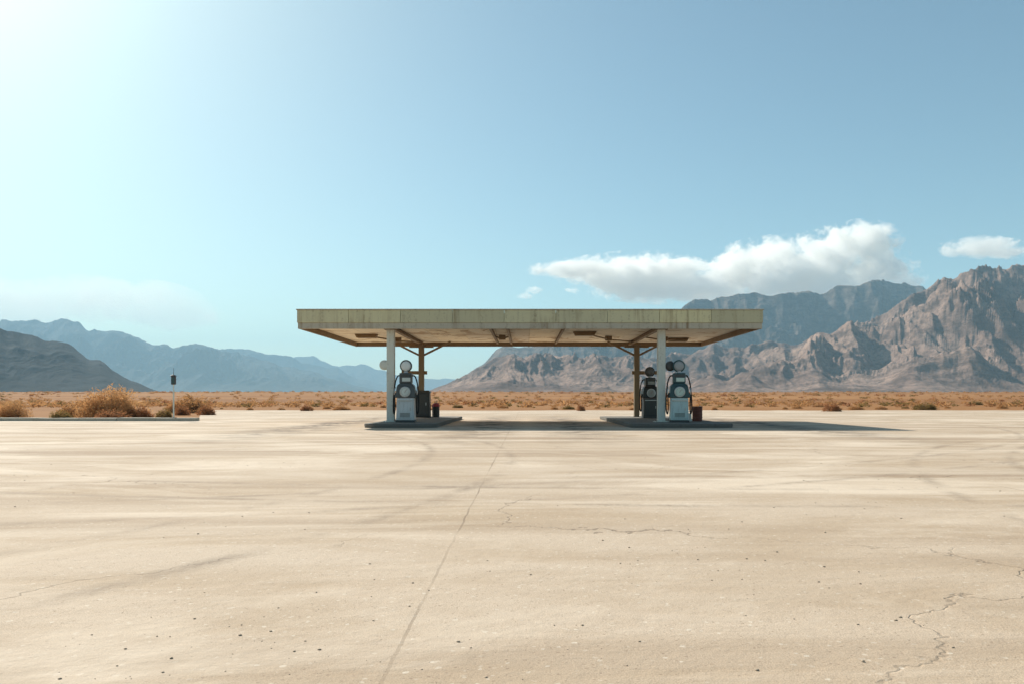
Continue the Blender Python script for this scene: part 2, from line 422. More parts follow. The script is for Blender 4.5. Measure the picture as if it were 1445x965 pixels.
w = bpy.data.worlds.new('World'); sc.world = w; w.use_nodes = True
nt = w.node_tree; nt.nodes.clear()
wo = nt.nodes.new('ShaderNodeOutputWorld'); bg = nt.nodes.new('ShaderNodeBackground'); sky = nt.nodes.new('ShaderNodeTexSky')
sky.sky_type = 'NISHITA'; sky.sun_disc = False; sky.sun_elevation = el; sky.sun_rotation = az
sky.altitude = 700; sky.air_density = 1.0; sky.dust_density = 2.0; sky.ozone_density = 1.0
tint = mix(nt, 1.0, sky.outputs[0], (.90, 1.08, .965), 'MULTIPLY'); L(nt, tint, bg.inputs[0]); bg.inputs[1].default_value = .080
L(nt, bg.outputs[0], wo.inputs[0])
sc.view_settings.view_transform = 'Standard'; sc.view_settings.look = 'None'; sc.view_settings.gamma = 1
sc.view_settings.use_curve_mapping = False; sc.view_settings.exposure = 0.60
sc.cycles.use_denoising = True
sc.cycles.max_bounces = 14; sc.cycles.diffuse_bounces = 4; sc.cycles.volume_bounces = 12
sc.cycles.volume_step_rate = 1.0

# ------------------------------------------------------------------ terrain
def grid_obj(name, X, Y, Z, mat, kind='structure', smooth=True):
    r, c = X.shape
    v = np.stack([X, Y, Z], -1).reshape(-1, 3)
    i = np.arange(r * c).reshape(r, c)
    f = np.stack([i[:-1, :-1], i[:-1, 1:], i[1:, 1:], i[1:, :-1]], -1).reshape(-1, 4)
    o = np_obj(name, v, f, mat, smooth=smooth); o['kind'] = kind
    return o

ys = np.concatenate([[-900, -400, -150, -60, -20], np.linspace(0, 120, 41)[1:], np.geomspace(120, 19500, 130)[1:]])
xs = np.concatenate([-np.geomspace(60, 19500, 60)[::-1], np.linspace(-60, 60, 41)[1:-1], np.geomspace(60, 19500, 60)])
X, Y = np.meshgrid(xs, ys)
und = fbm(X * .02, Y * .02, 4, 11) * .5 + fbm(X * .004, Y * .004, 3, 31) * 2.0
Z = G(Y) + und * np.clip((Y - 85) / 200, 0, 1) - .02
grid_obj('ground', X, Y, Z, M['desert'])

def ground_z(x, y):
    u = fbm(np.array([x * .02]), np.array([y * .02]), 4, 11)[0] * .5 + fbm(np.array([x * .004]), np.array([y * .004]), 3, 31)[0] * 2.0
    return float(G(y)) + u * min(max((y - 85) / 200, 0), 1) - .02

# forecourt: one sheet whose ragged far edge gives way to the scrub
def forecourt():
    yk = 38.9
    V = []; Fc = []; off = 0
    def part(X, Y):
        nonlocal off
        r, c = X.shape
        V.append(np.stack([X, Y, np.zeros_like(X)], -1).reshape(-1, 3))
        i = np.arange(r * c).reshape(r, c) + off; off += r * c
        Fc.append(np.stack([i[:-1, :-1], i[:-1, 1:], i[1:, 1:], i[1:, :-1]], -1).reshape(-1, 4))
    xs = np.linspace(-140, 140, 81); X, Y = np.meshgrid(xs, np.linspace(-25, yk, 30)); part(X, Y)
    # behind the kerb line it goes on only to the right of the kerb's end, widening to the left
    xs = np.linspace(-16.02, 140, 400)
    far = 75 + fbm(xs * .12, xs * 0 + 3.3, 5, 5) * 6
    t = np.linspace(0, 1, 40)[:, None]
    Yg = yk + (far[None, :] - yk) * t
    Xg = np.repeat(xs[None, :], 40, 0)
    Xg = Xg - (Yg - yk) * .40 * np.clip(-Xg / 16., 0, 1)
    part(Xg, Yg)
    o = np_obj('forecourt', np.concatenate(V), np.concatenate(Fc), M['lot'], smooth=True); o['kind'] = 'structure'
forecourt()

def range_(name, prof, Yf, Yr, Yb, mat, amp=.5, wl=900., seed=1, dpx=.9, rows=280, foot=1.5, gully=.8, rough=17.):
    pp = np.array(prof, float)
    px = np.arange(pp[0, 0], pp[-1, 0] + .1, dpx)
    py = np.interp(px, pp[:, 0], pp[:, 1])
    k = np.ones(7) / 7; py = np.convolve(np.pad(py, 3, 'edge'), k, 'valid')
    py = py + fbm(px / 38., px * 0 + seed, 5, seed + 70) * rough * np.clip((553 - py) / 40, .1, 1)
    tr = np.linspace(0, 1, rows)
    Yv = Yf + (Yb - Yf) * tr ** 1.15
    PX, YY = np.meshgrid(px, Yv)
    XX = (PX - VX) / F * YY
    base = G(YY) - 2
    # the crest wanders in depth
    crest = Yr + fbm(px / 160., px * 0 + 1.7, 4, seed + 50) * (Yr - Yf) * .55
    t = (YY - Yf) / (crest[None, :] - Yf)
    s = np.where(t < 1, np.clip(t, 0, 1) ** foot, np.clip(1 - (YY - crest) / (Yb - crest) * 1.05, 0, 1) ** 1.2)
    wxp = fbm(XX / wl * .7, YY / wl * .7, 4, seed + 20) * .55; wyp = fbm(XX / wl * .7 + 9, YY / wl * .7, 4, seed + 25) * .55
    rn = ridged(XX / wl + wxp, YY / wl * gully + wyp, 5, seed, .44) - .42
    r2 = ridged(XX / wl * 3.1 + wxp * 2, YY / wl * 1.4 + wyp * 2, 6, seed + 9, .56) - .42
    env = np.clip(s * 2.2, 0, 1) * np.clip((Yb - YY) / (Yb - Yr), 0, 1)
    crag = .30 + .70 * np.clip(np.abs(1 - t) * 2.2, 0, 1)   # crest worn smoother than the flanks
    shape = s + amp * env * (rn * (.55 + .45 * crag) + r2 * .50 * crag ** 1.6)
    shape = np.maximum(shape, 0)
    tgt = (VY - py) / F            # tan of elevation wanted at the skyline
    ang = (shape + 1e-6) / YY
    g0 = (base - CZ) / YY
    # height H per column so that the skyline sits where the photo has it
    Hc = np.zeros(len(px))
    lo = np.zeros(len(px)); hi = np.full(len(px), 4000.)
    for _ in range(30):
        mid = (lo + hi) / 2
        a = (g0 + shape * mid[None, :] / YY).max(0)
        lo = np.where(a < tgt, mid, lo); hi = np.where(a < tgt, hi, mid)
    Hc = (lo + hi) / 2
    nk = 11; Hs = np.convolve(np.pad(Hc, nk // 2, 'edge'), np.ones(nk) / nk, 'valid')
    ZZ = base + shape * Hs[None, :]
    return grid_obj(name, XX, YY, ZZ, mat)

range_('mountains', [(560, 556), (600, 553), (640, 537), (690, 510), (720, 500), (760, 497), (800, 502), (850, 500), (900, 506), (960, 498), (1050, 486), (1120, 483), (1180, 466), (1240, 445), (1290, 416), (1330, 393), (1365, 383), (1445, 374), (1540, 368), (1640, 385)],
       2300, 3900, 5000, M['rock_tan'], 1.2, 720., 3, foot=1.5)
range_('mountains', [(630, 552), (655, 530), (685, 508), (720, 490), (800, 476), (900, 462), (955, 441), (985, 421), (1010, 424), (1045, 409), (1090, 420), (1115, 416), (1160, 408), (1200, 403), (1245, 399), (1290, 403), (1330, 408), (1445, 420), (1640, 440)],
       4900, 5900, 7200, M['rock_grey'], .8, 1200., 14, foot=1.3)
range_('hill', [(-160, 430), (-60, 452), (0, 463), (80, 482), (100, 491), (140, 510), (180, 533), (215, 549), (240, 556)],
       2500, 3200, 4000, M['rock_dark'], .3, 600., 23, foot=1.2)
range_('mountains', [(-200, 456), (-80, 455), (40, 453), (85, 454), (110, 456), (125, 467), (160, 467), (200, 477), (240, 490), (265, 487), (310, 493), (350, 502), (390, 512), (440, 525), (490, 540), (540, 552)],
       10000, 12200, 13800, M['rock_blue'], .7, 1500., 33, foot=1.3)
range_('mountains', [(230, 520), (300, 494), (345, 492), (375, 499), (410, 504), (440, 513), (480, 524), (520, 538), (560, 548), (600, 553)],
       13900, 15000, 16400, M['rock_blue'], .35, 1900., 43, foot=1.2)
range_('mountains', [(330, 525), (400, 506), (430, 503), (470, 511), (520, 517), (570, 529), (620, 536), (700, 530), (780, 540)],
       16000, 17200, 18800, M['rock_blue'], .3, 2400., 53, foot=1.2)

# ------------------------------------------------------------------ scrub
def shrub_mesh(name, w, h, n, seed, leaf=.07, twigs=50, lobes=4):
    r = np.random.default_rng(seed)
    # several overlapping domes make an uneven outline
    L_ = [(0, 0, 1.0, 1.0)] + [(r.uniform(-.6, .6) * w / 2, r.uniform(-.5, .5) * w / 2, r.uniform(.4, .7), r.uniform(.5, .95)) for _ in range(lobes)]
    V = []; Fc = []
    def quad(c, d, u, l, wd):
        b = len(V); V.extend([c - u * wd, c + u * wd, c + d * l + u * wd * .5, c + d * l - u * wd * .5]); Fc.append((b, b + 1, b + 2, b + 3))
    for _ in range(n):
        cx, cy, sw, sh = L_[r.integers(len(L_))]
        a = r.uniform(0, 2 * np.pi); e = np.arcsin(r.uniform(0.0, 1)); q = r.uniform(.35, 1.0) ** .5
        q *= 1 + .18 * np.sin(a * 3 + seed) * np.cos(e * 4 + seed)
        d = np.array([np.cos(a) * np.cos(e), np.sin(a) * np.cos(e), np.sin(e)])
        c = np.array([cx, cy, 0]) + d * q * np.array([w / 2 * sw, w / 2 * sw, h * sh])
        dd = d * .55 + r.normal(0, .6, 3); dd[2] = abs(dd[2]) * .6 + .1; dd /= np.linalg.norm(dd)
        u = np.cross(dd, r.normal(0, 1, 3)); u /= np.linalg.norm(u) + 1e-6
        s = leaf * r.uniform(.6, 1.5)
        quad(c, dd, u, s * 2.1, s * .34)
    return V, Fc

def twig_mesh(w, h, n, seed):
    r = np.random.default_rng(seed + 999); V = []; Fc = []
    for _ in range(n):
        a = r.uniform(0, 2 * np.pi); e = r.uniform(.35, 1.4)
        p = np.array([r.normal(0, .06) * w, r.normal(0, .06) * w, 0.]); d = np.array([np.cos(a) * np.cos(e), np.sin(a) * np.cos(e), np.sin(e)])
        L0 = r.uniform(.7, 1.0); wd = .012 * max(w, .6)
        for k in range(4):
            q = p + d * np.array([w / 2, w / 2, h]) * L0 / 4
            u = np.cross(d, [0, 0, 1]); u /= np.linalg.norm(u) + 1e-6
            b = len(V); V.extend([p - u * wd, p + u * wd, q + u * wd * .7, q - u * wd * .7]); Fc.append((b, b + 1, b + 2, b + 3))
            p = q; wd *= .7; d = d + r.normal(0, .18, 3); d /= np.linalg.norm(d)
    return V, Fc

PROTO = []
def make_shrub(w, h, n, seed, mat, leaf):
    V, Fc = shrub_mesh('shrub', w, h, n, seed, leaf)
    T, Ft = twig_mesh(w, h, 46, seed)
    root = empty('shrub', (0, 0, 0))
    np_obj('foliage', V, Fc, mat, root); np_obj('stem', T, Ft, M['twig'], root)
    return root

DEEP = 'low dry shrubs along the far edge of the lot'
LEFT = 'dry shrubs behind the kerb at the left'
first = {}
def place_shrub(key, spec, x, y, rz, s, label, group):
    if key not in first:
        o = make_shrub(*spec); first[key] = o
    else: o = copy_tree(first[key])
    o.location = (x, y, ground_z(x, y) - .01); o.rotation_euler = (0, 0, rz); o.scale = s if isinstance(s, tuple) else (s, s, s)
    tag(o, label, 'shrub', group)
    return o
SP = {
 'mound': (1.0, .5, 12000, 3, M['leaf_tan'], .014),
 'bush': (1.0, .55, 2600, 5, M['leaf_ochre'], .030),
 'rust': (1.0, .6, 2200, 8, M['leaf_rust'], .032),
 'olive': (1.0, .5, 2200, 12, M['leaf_olive'], .032),
}
def flatY(py): return CZ * F / (py - VY)
big = [
 # key, px, py_base, height px, width px, label
 ('mound', 150, 591, 48, 92, 'largest ochre brown shrub mound, rising behind the kerb at the left'),
 ('rust', 152, 592.5, 17, 52, 'dark rusty low shrub at the foot of the largest mound'),
 ('bush', 98, 590, 24, 52, 'ochre shrub just left of the largest mound'),
 ('rust', 190, 591, 20, 40, 'dark brown shrub between the largest mound and the slim post'),
 ('olive', 228, 589, 14, 30, 'small olive brown shrub closest to the left of the slim post'),
 ('bush', 262, 582, 27, 58, 'pale spreading shrub right behind the slim post'),
 ('rust', 255, 585, 15, 26, 'dark small shrub at the foot of the slim post'),
 ('rust', 287, 585, 15, 28, 'dark squat shrub standing alone past the right end of the kerb'),
 ('olive', 80, 593, 16, 34, 'low green tinged shrub against the kerb at the left edge'),
 ('mound', 8, 590, 27, 66, 'ochre mound of brush at the left margin behind the kerb'),
 ('rust', 432, 579.2, 10, 18, 'small reddish shrub alone at the lot edge left of the canopy'),
 ('rust', 820, 579.2, 11, 15, 'small rusty shrub seen under the canopy between the pump islands'),
 ('rust', 1176, 580, 13, 26, 'rounded rusty shrub at the lot edge right of the canopy'),
]
for i, (k, px, py, hp, wp, lab) in enumerate(big):
    y = flatY(py); x = wx(px, y)
    sw = wp / F * y; sh = hp / F * y / SP[k][1]
    place_shrub(k, SP[k], x, y + sw * .25, i * 1.3, (sw, sw * .8, sh), lab, LEFT if px < 300 else DEEP)
for i in range(34):
    px = 300 + (1500 - 300) * (i + random.uniform(.1, .9)) / 34
    y = random.uniform(75, 92) if i % 3 else random.uniform(78, 130)
    x = wx(px, y); k = random.choice(['bush', 'bush', 'olive'])
    hp = random.uniform(.2, .5) * random.choice([.7, 1, 1, 1.5]); wd = hp * random.uniform(1.8, 3.4)
    place_shrub(k, SP[k], x, y, random.uniform(0, 6.28), (wd, wd, hp / SP[k][1]), 'low ochre or olive tuft in the row along the far lot edge', DEEP)

def far_scrub(name, n, y0, y1, mat, seed, s0=.5, s1=1.1):
    r = np.random.default_rng(seed); V = []; Fc = []
    base = []
    for k in range(6):
        v, f = shrub_mesh('s', 1.0, .55, 34, 100 + seed + k, .16, lobes=2); base.append((np.array(v), np.array(f)))
    off = 0
    for i in range(n):
        y = math.exp(r.uniform(math.log(y0), math.log(y1))); px = r.uniform(-150, 1600); x = wx(px, y)
        if fbm(np.array([x * .01]), np.array([y * .01]), 3, 77)[0] < r.uniform(-.35, .15): continue
        if y < 76 and x > -16: continue
        v, f = base[r.integers(6)]; a = r.uniform(0, 6.28); s = r.uniform(s0, s1) * (1 + y / 900.)
        ca, sa = math.cos(a), math.sin(a)
        vv = np.stack([(v[:, 0] * ca - v[:, 1] * sa) * s * 1.5 + x, (v[:, 0] * sa + v[:, 1] * ca) * s * 1.5 + y, v[:, 2] * s + ground_z(x, y)], -1)
        V.append(vv); Fc.append(f + off); off += len(v)
    o = np_obj(name, np.concatenate(V), np.concatenate(Fc), mat)
    tag(o, 'far dry ochre scrub covering the plain up to the mountains', 'scrub', None, 'stuff')
far_scrub('scrub', 2600, 100, 1500, M['leaf_ochre'], 1)
far_scrub('scrub', 350, 110, 900, M['leaf_rust'], 2)
far_scrub('scrub', 350, 100, 900, M['leaf_olive'], 4)

# loose grit and pebbles in the foreground
def pebbles():
    r = np.random.default_rng(5); bm = bmesh.new(); bmesh.ops.create_icosphere(bm, subdivisions=1, radius=1)
    v0 = np.array([v.co[:] for v in bm.verts]); f0 = np.array([[v.index for v in f.verts] for f in bm.faces]); bm.free()
    V = []; Fc = []
    for i in range(4200):
        y = 2.4 + 24 * r.uniform(0, 1) ** 1.6; x = r.uniform(-.75, .75) * (y + 1)
        if perlin(np.array([x * .5]), np.array([y * .5]), 3)[0] < r.uniform(-.3, .5): continue
        s = .002 + .007 * r.uniform(0, 1) ** 4
        vv = v0 * (1 + r.normal(0, .18, v0.shape)) * np.array([s * r.uniform(.8, 1.5), s * r.uniform(.8, 1.5), s * .6]) + np.array([x, y, s * .25])
        V.append(vv); Fc.append(f0 + len(v0) * len(Fc))
    o = np_obj('gravel', np.concatenate(V), np.concatenate(Fc), M['pebble'])
    tag(o, 'fine loose grit scattered over the pale lot', 'gravel', None, 'stuff')
pebbles()

# ------------------------------------------------------------------ canopy
YF_, YB_ = 31.2, 41.9
XL_, XR_ = -8.97, 9.3
Z0, Z1 = 3.80, 4.525
can = empty('canopy', (0, 36.5, 0))
tag(can, 'long flat olive canopy on four columns over the two pump islands', 'canopy')
def P(name, bm, mat, parent, smooth=False):
    """child whose mesh is written in world coordinates"""
    o = obj(name, bm, mat, None, smooth)
    o.parent = parent
    q = parent; off = Vector((0, 0, 0))
    while q: off += q.location; q = q.parent
    o.data.transform(Matrix.Translation(-off))
    return o
TH = .14
roof = P('roof', BX(XL_ + TH, XR_ - TH, YF_ + TH, YB_ - TH, Z0 + .26, Z1 - .10), M['roof'], can)
def fascia(x0, x1, y0, y1):
    up = bmesh.new(); n_ = 9 if x1 - x0 > 1 else 5        # sheet panels with open seams
    for k in range(n_):
        if x1 - x0 > 1: box(up, x0 + (x1 - x0) * k / n_ + .006, x0 + (x1 - x0) * (k + 1) / n_ - .006, y0, y1, Z0 + .235, Z1, .012)
        else: box(up, x0, x1, y0 + (y1 - y0) * k / n_ + .006, y0 + (y1 - y0) * (k + 1) / n_ - .006, Z0 + .235, Z1, .012)
    return P('fascia', up, M['fascia'], roof)
def lower(x0, x1, y0, y1, mat):
    return P('fascia_trim', BX(x0, x1, y0, y1, Z0, Z0 + .233, bev=.01), mat, roof)
e = .002
fascia(XL_, XR_, YF_, YF_ + TH - e); fascia(XL_, XR_, YB_ - TH + e, YB_)
fascia(XL_, XL_ + TH - e, YF_ + TH, YB_ - TH); fascia(XR_ - TH + e, XR_, YF_ + TH, YB_ - TH)
g = .03
lower(XL_ + g, XR_ - g, YF_ + g, YF_ + TH - .01, M['fascia_low']); lower(XL_ + g, XR_ - g, YB_ - TH + .01, YB_ - g, M['wood'])
lower(XL_ + g, XL_ + TH - .01, YF_ + TH, YB_ - TH, M['wood']); lower(XR_ - TH + .01, XR_ - g, YF_ + TH, YB_ - TH, M['wood'])
cap = bmesh.new()
box(cap, XL_ - .03, XR_ + .03, YF_ - .03, YF_ + .12, Z1 + .002, Z1 + .045, .008); box(cap, XL_ - .03, XR_ + .03, YB_ - .12, YB_ + .03, Z1 + .002, Z1 + .045, .008)
box(cap, XL_ - .03, XL_ + .12, YF_ + .122, YB_ - .122, Z1 + .002, Z1 + .045, .008); box(cap, XR_ - .12, XR_ + .03, YF_ + .122, YB_ - .122, Z1 + .002, Z1 + .045, .008)
P('roof_edge', cap, M['fascia_low'], roof)
# soffit of sheet panels with thin seams
sof = bmesh.new(); xs_ = np.linspace(XL_ + TH + .01, XR_ - TH - .01, 13)
for a, b in zip(xs_, xs_[1:]): box(sof, a + .006, b - .006, YF_ + TH + .01, YB_ - TH - .01, Z0 + .215, Z0 + .255)
P('soffit', sof, M['soffit'], roof)
# steel under the soffit
def beam(x0, x1, y0, y1, z0, z1):
    bm = bmesh.new(); hx = (x0 + x1) / 2; hy = (y0 + y1) / 2
    if x1 - x0 > y1 - y0:
        box(bm, x0, x1, y0, y1, z1 - .02, z1); box(bm, x0, x1, y0, y1, z0, z0 + .02); box(bm, x0, x1, hy - .012, hy + .012, z0 + .021, z1 - .021)
    else:
        box(bm, x0, x1, y0, y1, z1 - .02, z1); box(bm, x0, x1, y0, y1, z0, z0 + .02); box(bm, hx - .012, hx + .012, y0, y1, z0 + .021, z1 - .021)
    return P('beam', bm, M['wood'], roof)
CX, CYF, CYB = 5.41, 31.95, 40.9
zc = Z0 + .21
for s in (-1, 1):
    beam(s * CX - .08, s * CX + .08, CYF - .5, CYB + .6, zc - .16, zc)
for x in (-1.45, -.75, 1.55):
    beam(x - .05, x + .05, YF_ + .9, CYB + .5, zc - .12, zc)
# lamp trays under the soffit
for x, y in ((-7.3, 36.5), (2.6, 35.2), (7.4, 38.8)):
    bm = bmesh.new(); frustum(bm, .42, .22, -.17, .52, .16, 0, .012)
    bmesh.ops.translate(bm, verts=bm.verts, vec=(x, y, zc))
    P('lamp_tray', bm, M['wood'], roof)
# electrical conduit sagging under the soffit, with junction boxes
for pts in (((-7.3, 36.5), (-6.2, 38.6), (-5.45, 40.5)), ((2.6, 35.2), (3.9, 37.6), (5.5, 40.4)), ((5.5, 37.4), (6.6, 38.0), (7.4, 38.8)), ((-1.45, 37), (-1.1, 37.1), (-.75, 37))):
    (a, b, c_) = pts
    P('conduit', tube(bmesh.new(), [(a[0], a[1], zc - .05), (b[0], b[1], zc - .14), (c_[0], c_[1], zc - .05)], .035, 8), M['wood'], roof, True)
    P('junction_box', BX(b[0] - .16, b[0] + .16, b[1] - .12, b[1] + .12, zc - .21, zc - .002, bev=.015), M['wood'], roof)
# columns
def column(x, y, w, mat, rear, arm=None):
    bm = BX(x - w / 2, x + w / 2, y - w / 2, y + w / 2, .17, zc - .162, bev=.012)
    c = P('column', bm, mat, can)
    bp = BX(x - w * .95, x + w * .95, y - w * .95, y + w * .95, .151, .172, bev=.004)
    P('base_plate', bp, mat, c)
    for sx in (-1, 1):
        for sy in (-1, 1):
            P('bolt', lathe(bmesh.new(), [(.016, .172), (.016, .195), (.008, .205)], c=(x + sx * w * .75, y + sy * w * .75, 0), n=6), M['chrome'], c)
    P('cap_plate', BX(x - w * .8, x + w * .8, y - w * .8, y + w * .8, zc - .20, zc - .164, bev=.004), M['wood'], c)
    if rear:
        P('bracket', BX(x - .62, x + .62, y - .07, y + .07, zc - .33, zc - .21, bev=.01), M['wood'], c)
        for s in (-1, 1):
            P('brace', bar(bmesh.new(), (x + s * w / 2, y, zc - .70), (x + s * 1.5, y, zc - .02), .10, .10), M['wood'], c)
    if arm:
        P('cross_arm', BX(x + arm[0], x + arm[1], y - .10, y - .10 + .09, 2.32, 2.50, bev=.01), M['wood'], c)
        P('arm_end', lathe(bmesh.new(), [(.10, -.05), (.13, -.04), (.13, .04), (.10, .05)], 'X', (x + (arm[0] if abs(arm[0]) > abs(arm[1]) else arm[1]), y - .055, 2.41), 16), M['wood'], c)
    return c
column(-CX, CYF, .30, M['column_grey'], False)
column(CX + .02, CYF, .30, M['column_grey'], False)
column(-CX + .05, CYB, .27, M['column_brown'], True, (-.95, .30))
column(CX + .28, CYB, .27, M['column_brown'], True, (-.25, 1.1))

# ------------------------------------------------------------------ pump islands
def island(x0, x1, y0, y1, label):
    bm = bmesh.new(); r = .55; n = 10; pts = []
    for cx, cy, a0 in ((x1 - r, y0 + r, -90), (x1 - r, y1 - r, 0), (x0 + r, y1 - r, 90), (x0 + r, y0 + r, 180)):
        for k in range(n + 1):
            a = R(a0 + 90 * k / n); pts.append((cx + r * math.cos(a), cy + r * math.sin(a)))
    lo = [bm.verts.new((x, y, -.02)) for x, y in pts]; hi = [bm.verts.new((x, y, .15)) for x, y in pts]
    bm.faces.new(hi); bm.faces.new(lo[::-1])
    for i in range(len(pts)):
        j = (i + 1) % len(pts); bm.faces.new((lo[i], lo[j], hi[j], hi[i]))
    ed = [e for e in bm.edges if all(abs(v.co.z - .15) < 1e-4 for v in e.verts)]
    bmesh.ops.bevel(bm, geom=ed, offset=.025, segments=2, profile=.5, affect='EDGES')
    o = empty('pump_island', ((x0 + x1) / 2, (y0 + y1) / 2, 0)); tag(o, label, 'pump island', 'concrete pump islands under the canopy')
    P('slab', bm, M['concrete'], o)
    # steel edging round the slab
    t = bmesh.new()
    c0 = Vector(((x0 + x1) / 2, (y0 + y1) / 2, 0))
    q = [(x + (x - c0.x) / abs(x - c0.x) * .012 if abs(x - c0.x) > .01 else x, y) for x, y in pts]
    ring = []
    for k, (x, y) in enumerate(pts):
        d = Vector((x, y, 0)) - Vector(((min(max(x, x0 + r), x1 - r)), min(max(y, y0 + r), y1 - r), 0)); d.normalize()
        ring.append([t.verts.new((x + d.x * a, y + d.y * a, z)) for a, z in ((.004, .06), (.016, .06), (.016, .13), (.004, .13))])
    for i in range(len(ring)):
        a, b = ring[i], ring[(i + 1) % len(ring)]
        for k in range(4):
            l = (k + 1) % 4; t.faces.new((a[k], b[k], b[l], a[l]))
    bmesh.ops.recalc_face_normals(t, faces=t.faces)
    P('edging', t, M['concrete'], o)
    return o
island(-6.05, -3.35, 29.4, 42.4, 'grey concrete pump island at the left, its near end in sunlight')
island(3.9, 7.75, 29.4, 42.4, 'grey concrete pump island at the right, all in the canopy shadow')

# ------------------------------------------------------------------ petrol pumps
def make_pump(body, head, dialmat, gmat):
    r = empty('petrol_pump', (0, 0, 0))
    obj('plinth', BX(-.38, .38, -.29, .29, 0, .08, bev=.01), M['charcoal'], r)
    cab = obj('cabinet', frustum(bmesh.new(), .36, .27, .081, .335, .25, .96, .03), body, r)
    obj('door', BX(-.29, .29, -.293, -.262, .16, .80, bev=.012), body, cab)
    obj('handle', BX(.20, .23, -.318, -.294, .46, .58, bev=.005), M['chrome'], cab)
    lv = bmesh.new()
    for k in range(5): box(lv, -.2, .2, -.303, -.2945, .21 + k * .035, .225 + k * .035, .002)
    obj('louvre', lv, M['charcoal'], cab)
    obj('trim', BX(-.30, .30, -.287, -.262, .835, .875, bev=.004), M['chrome'], cab)
    hd = obj('dial_head', frustum(bmesh.new(), .40, .27, .962, .34, .235, 1.44, .035), head, r)
    # dial tilted with the front face
    bz = bmesh.new(); lathe(bz, [(.185, -.005), (.215, -.012), (.215, -.03), (.20, -.04), (.175, -.036)], 'Y', (0, -.252, 1.20), 32)
    obj('bezel', bz, M['chrome'], hd, True)
    obj('dial', lathe(bmesh.new(), [(.172, -.02), (.172, -.042), (.165, -.045)], 'Y', (0, -.252, 1.20), 32), dialmat, hd)
    nd = bar(bmesh.new(), (-.02, -.305, 1.17), (.075, -.305, 1.30), .005, .010); obj('needle', nd, M['red'], hd)
    sh = obj('shoulder', frustum(bmesh.new(), .335, .23, 1.442, .235, .17, 1.54, .02), head, r)
    up = obj('display_head', BX(-.245, .245, -.18, .18, 1.542, 1.95, bev=.035, seg=3), head, r)
    obj('display_window', BX(-.13, .20, -.192, -.178, 1.61, 1.76, bev=.006), dialmat, up)
    obj('display_frame', BX(-.20, .22, -.187, -.179, 1.79, 1.90, bev=.004), M['charcoal'], up)
    if True:
        obj('globe_neck', lathe(bmesh.new(), [(.11, 1.951), (.09, 1.97), (.085, 2.0), (.10, 2.02)], n=20), M['chrome'], r, True)
        gl = obj('globe', lathe(bmesh.new(), [(.09, -.095), (.165, -.085), (.19, -.06), (.20, 0), (.19, .06), (.165, .085), (.09, .095)], 'Y', (0, 0, 2.225), 36), gmat, r, True)
        rm = bmesh.new(); lathe(rm, [(.197, -.05), (.235, -.05), (.245, -.02), (.245, .02), (.235, .05), (.197, .05)], 'Y', (0, 0, 2.225), 36)
        obj('globe_rim', rm, head, gl, True)
    for s in (1, -1):
        bt = obj('nozzle_boot', BX(s * .39 - .045, s * .39 + .045, -.10, .08, .98, 1.16, bev=.015), M['charcoal'], r)
        nz = bmesh.new(); tube(nz, [(s * .43, -.05, 1.06), (s * .455, -.06, 1.16), (s * .45, -.02, 1.30), (s * .43, .05, 1.38)], .022, 8)
        box(nz, s * .45 - .018, s * .45 + .018, -.12, -.075, 1.08, 1.30, .008)
        obj('nozzle', nz, M['chrome'], bt, True)
        hz = bmesh.new(); tube(hz, [(s * .24, .05, 1.84), (s * .34, .05, 1.82), (s * .44, .05, 1.55), (s * .50, .02, .95), (s * .50, -.03, .48), (s * .455, -.06, .33), (s * .43, -.08, .55), (s * .445, -.07, 1.10)], .027, 8)
        obj('hose', hz, M['rubber'], r, True)
    return r
GP = 'old petrol pumps on the islands'
p1 = make_pump(M['light_grey'], M['gunmetal'], M['dial'], M['milk']); p1.location = (wx(573, 31.7), 31.7, .15)
tag(p1, 'light grey petrol pump with round dial and white globe beside the left front column', 'petrol pump', GP)
p2 = make_pump(M['teal'], M['dark_teal'], M['dial_green'], M['grey_glass']); p2.location = (wx(958, 31.7), 31.7, .15); p2.rotation_euler = (0, 0, R(-4))
tag(p2, 'pale teal petrol pump with greenish dial right of the right front column', 'petrol pump', GP)
p3 = make_pump(M['charcoal'], M['black'], M['dull_glass'], M['dark_glass']); p3.location = (wx(917, 38.6), 38.6, .15); p3.rotation_euler = (0, 0, R(5))
tag(p3, 'charcoal petrol pump in shadow at the back of the right island', 'petrol pump', GP)

# charcoal cabinet at the back of the left island
cb = empty('service_cabinet', (wx(596, 39.6), 39.6, .15)); tag(cb, 'charcoal service cabinet in front of the left rear column', 'cabinet')
bm = bmesh.new(); frustum(bm, .40, .30, .06, .38, .28, 1.22, .02); obj('body', bm, M['charcoal'], cb)
obj('plinth', BX(-.42, .42, -.32, .32, 0, .058, bev=.006), M['black'], cb)
obj('lid', frustum(bmesh.new(), .43, .33, 1.222, .34, .24, 1.34, .015), M['charcoal'], cb)
d = obj('door', BX(-.31, .31, -.325, -.298, .14, 1.10, bev=.01), M['charcoal'], cb)
obj('handle', BX(.20, .24, -.345, -.326, .60, .74, bev=.005), M['chrome'], d)

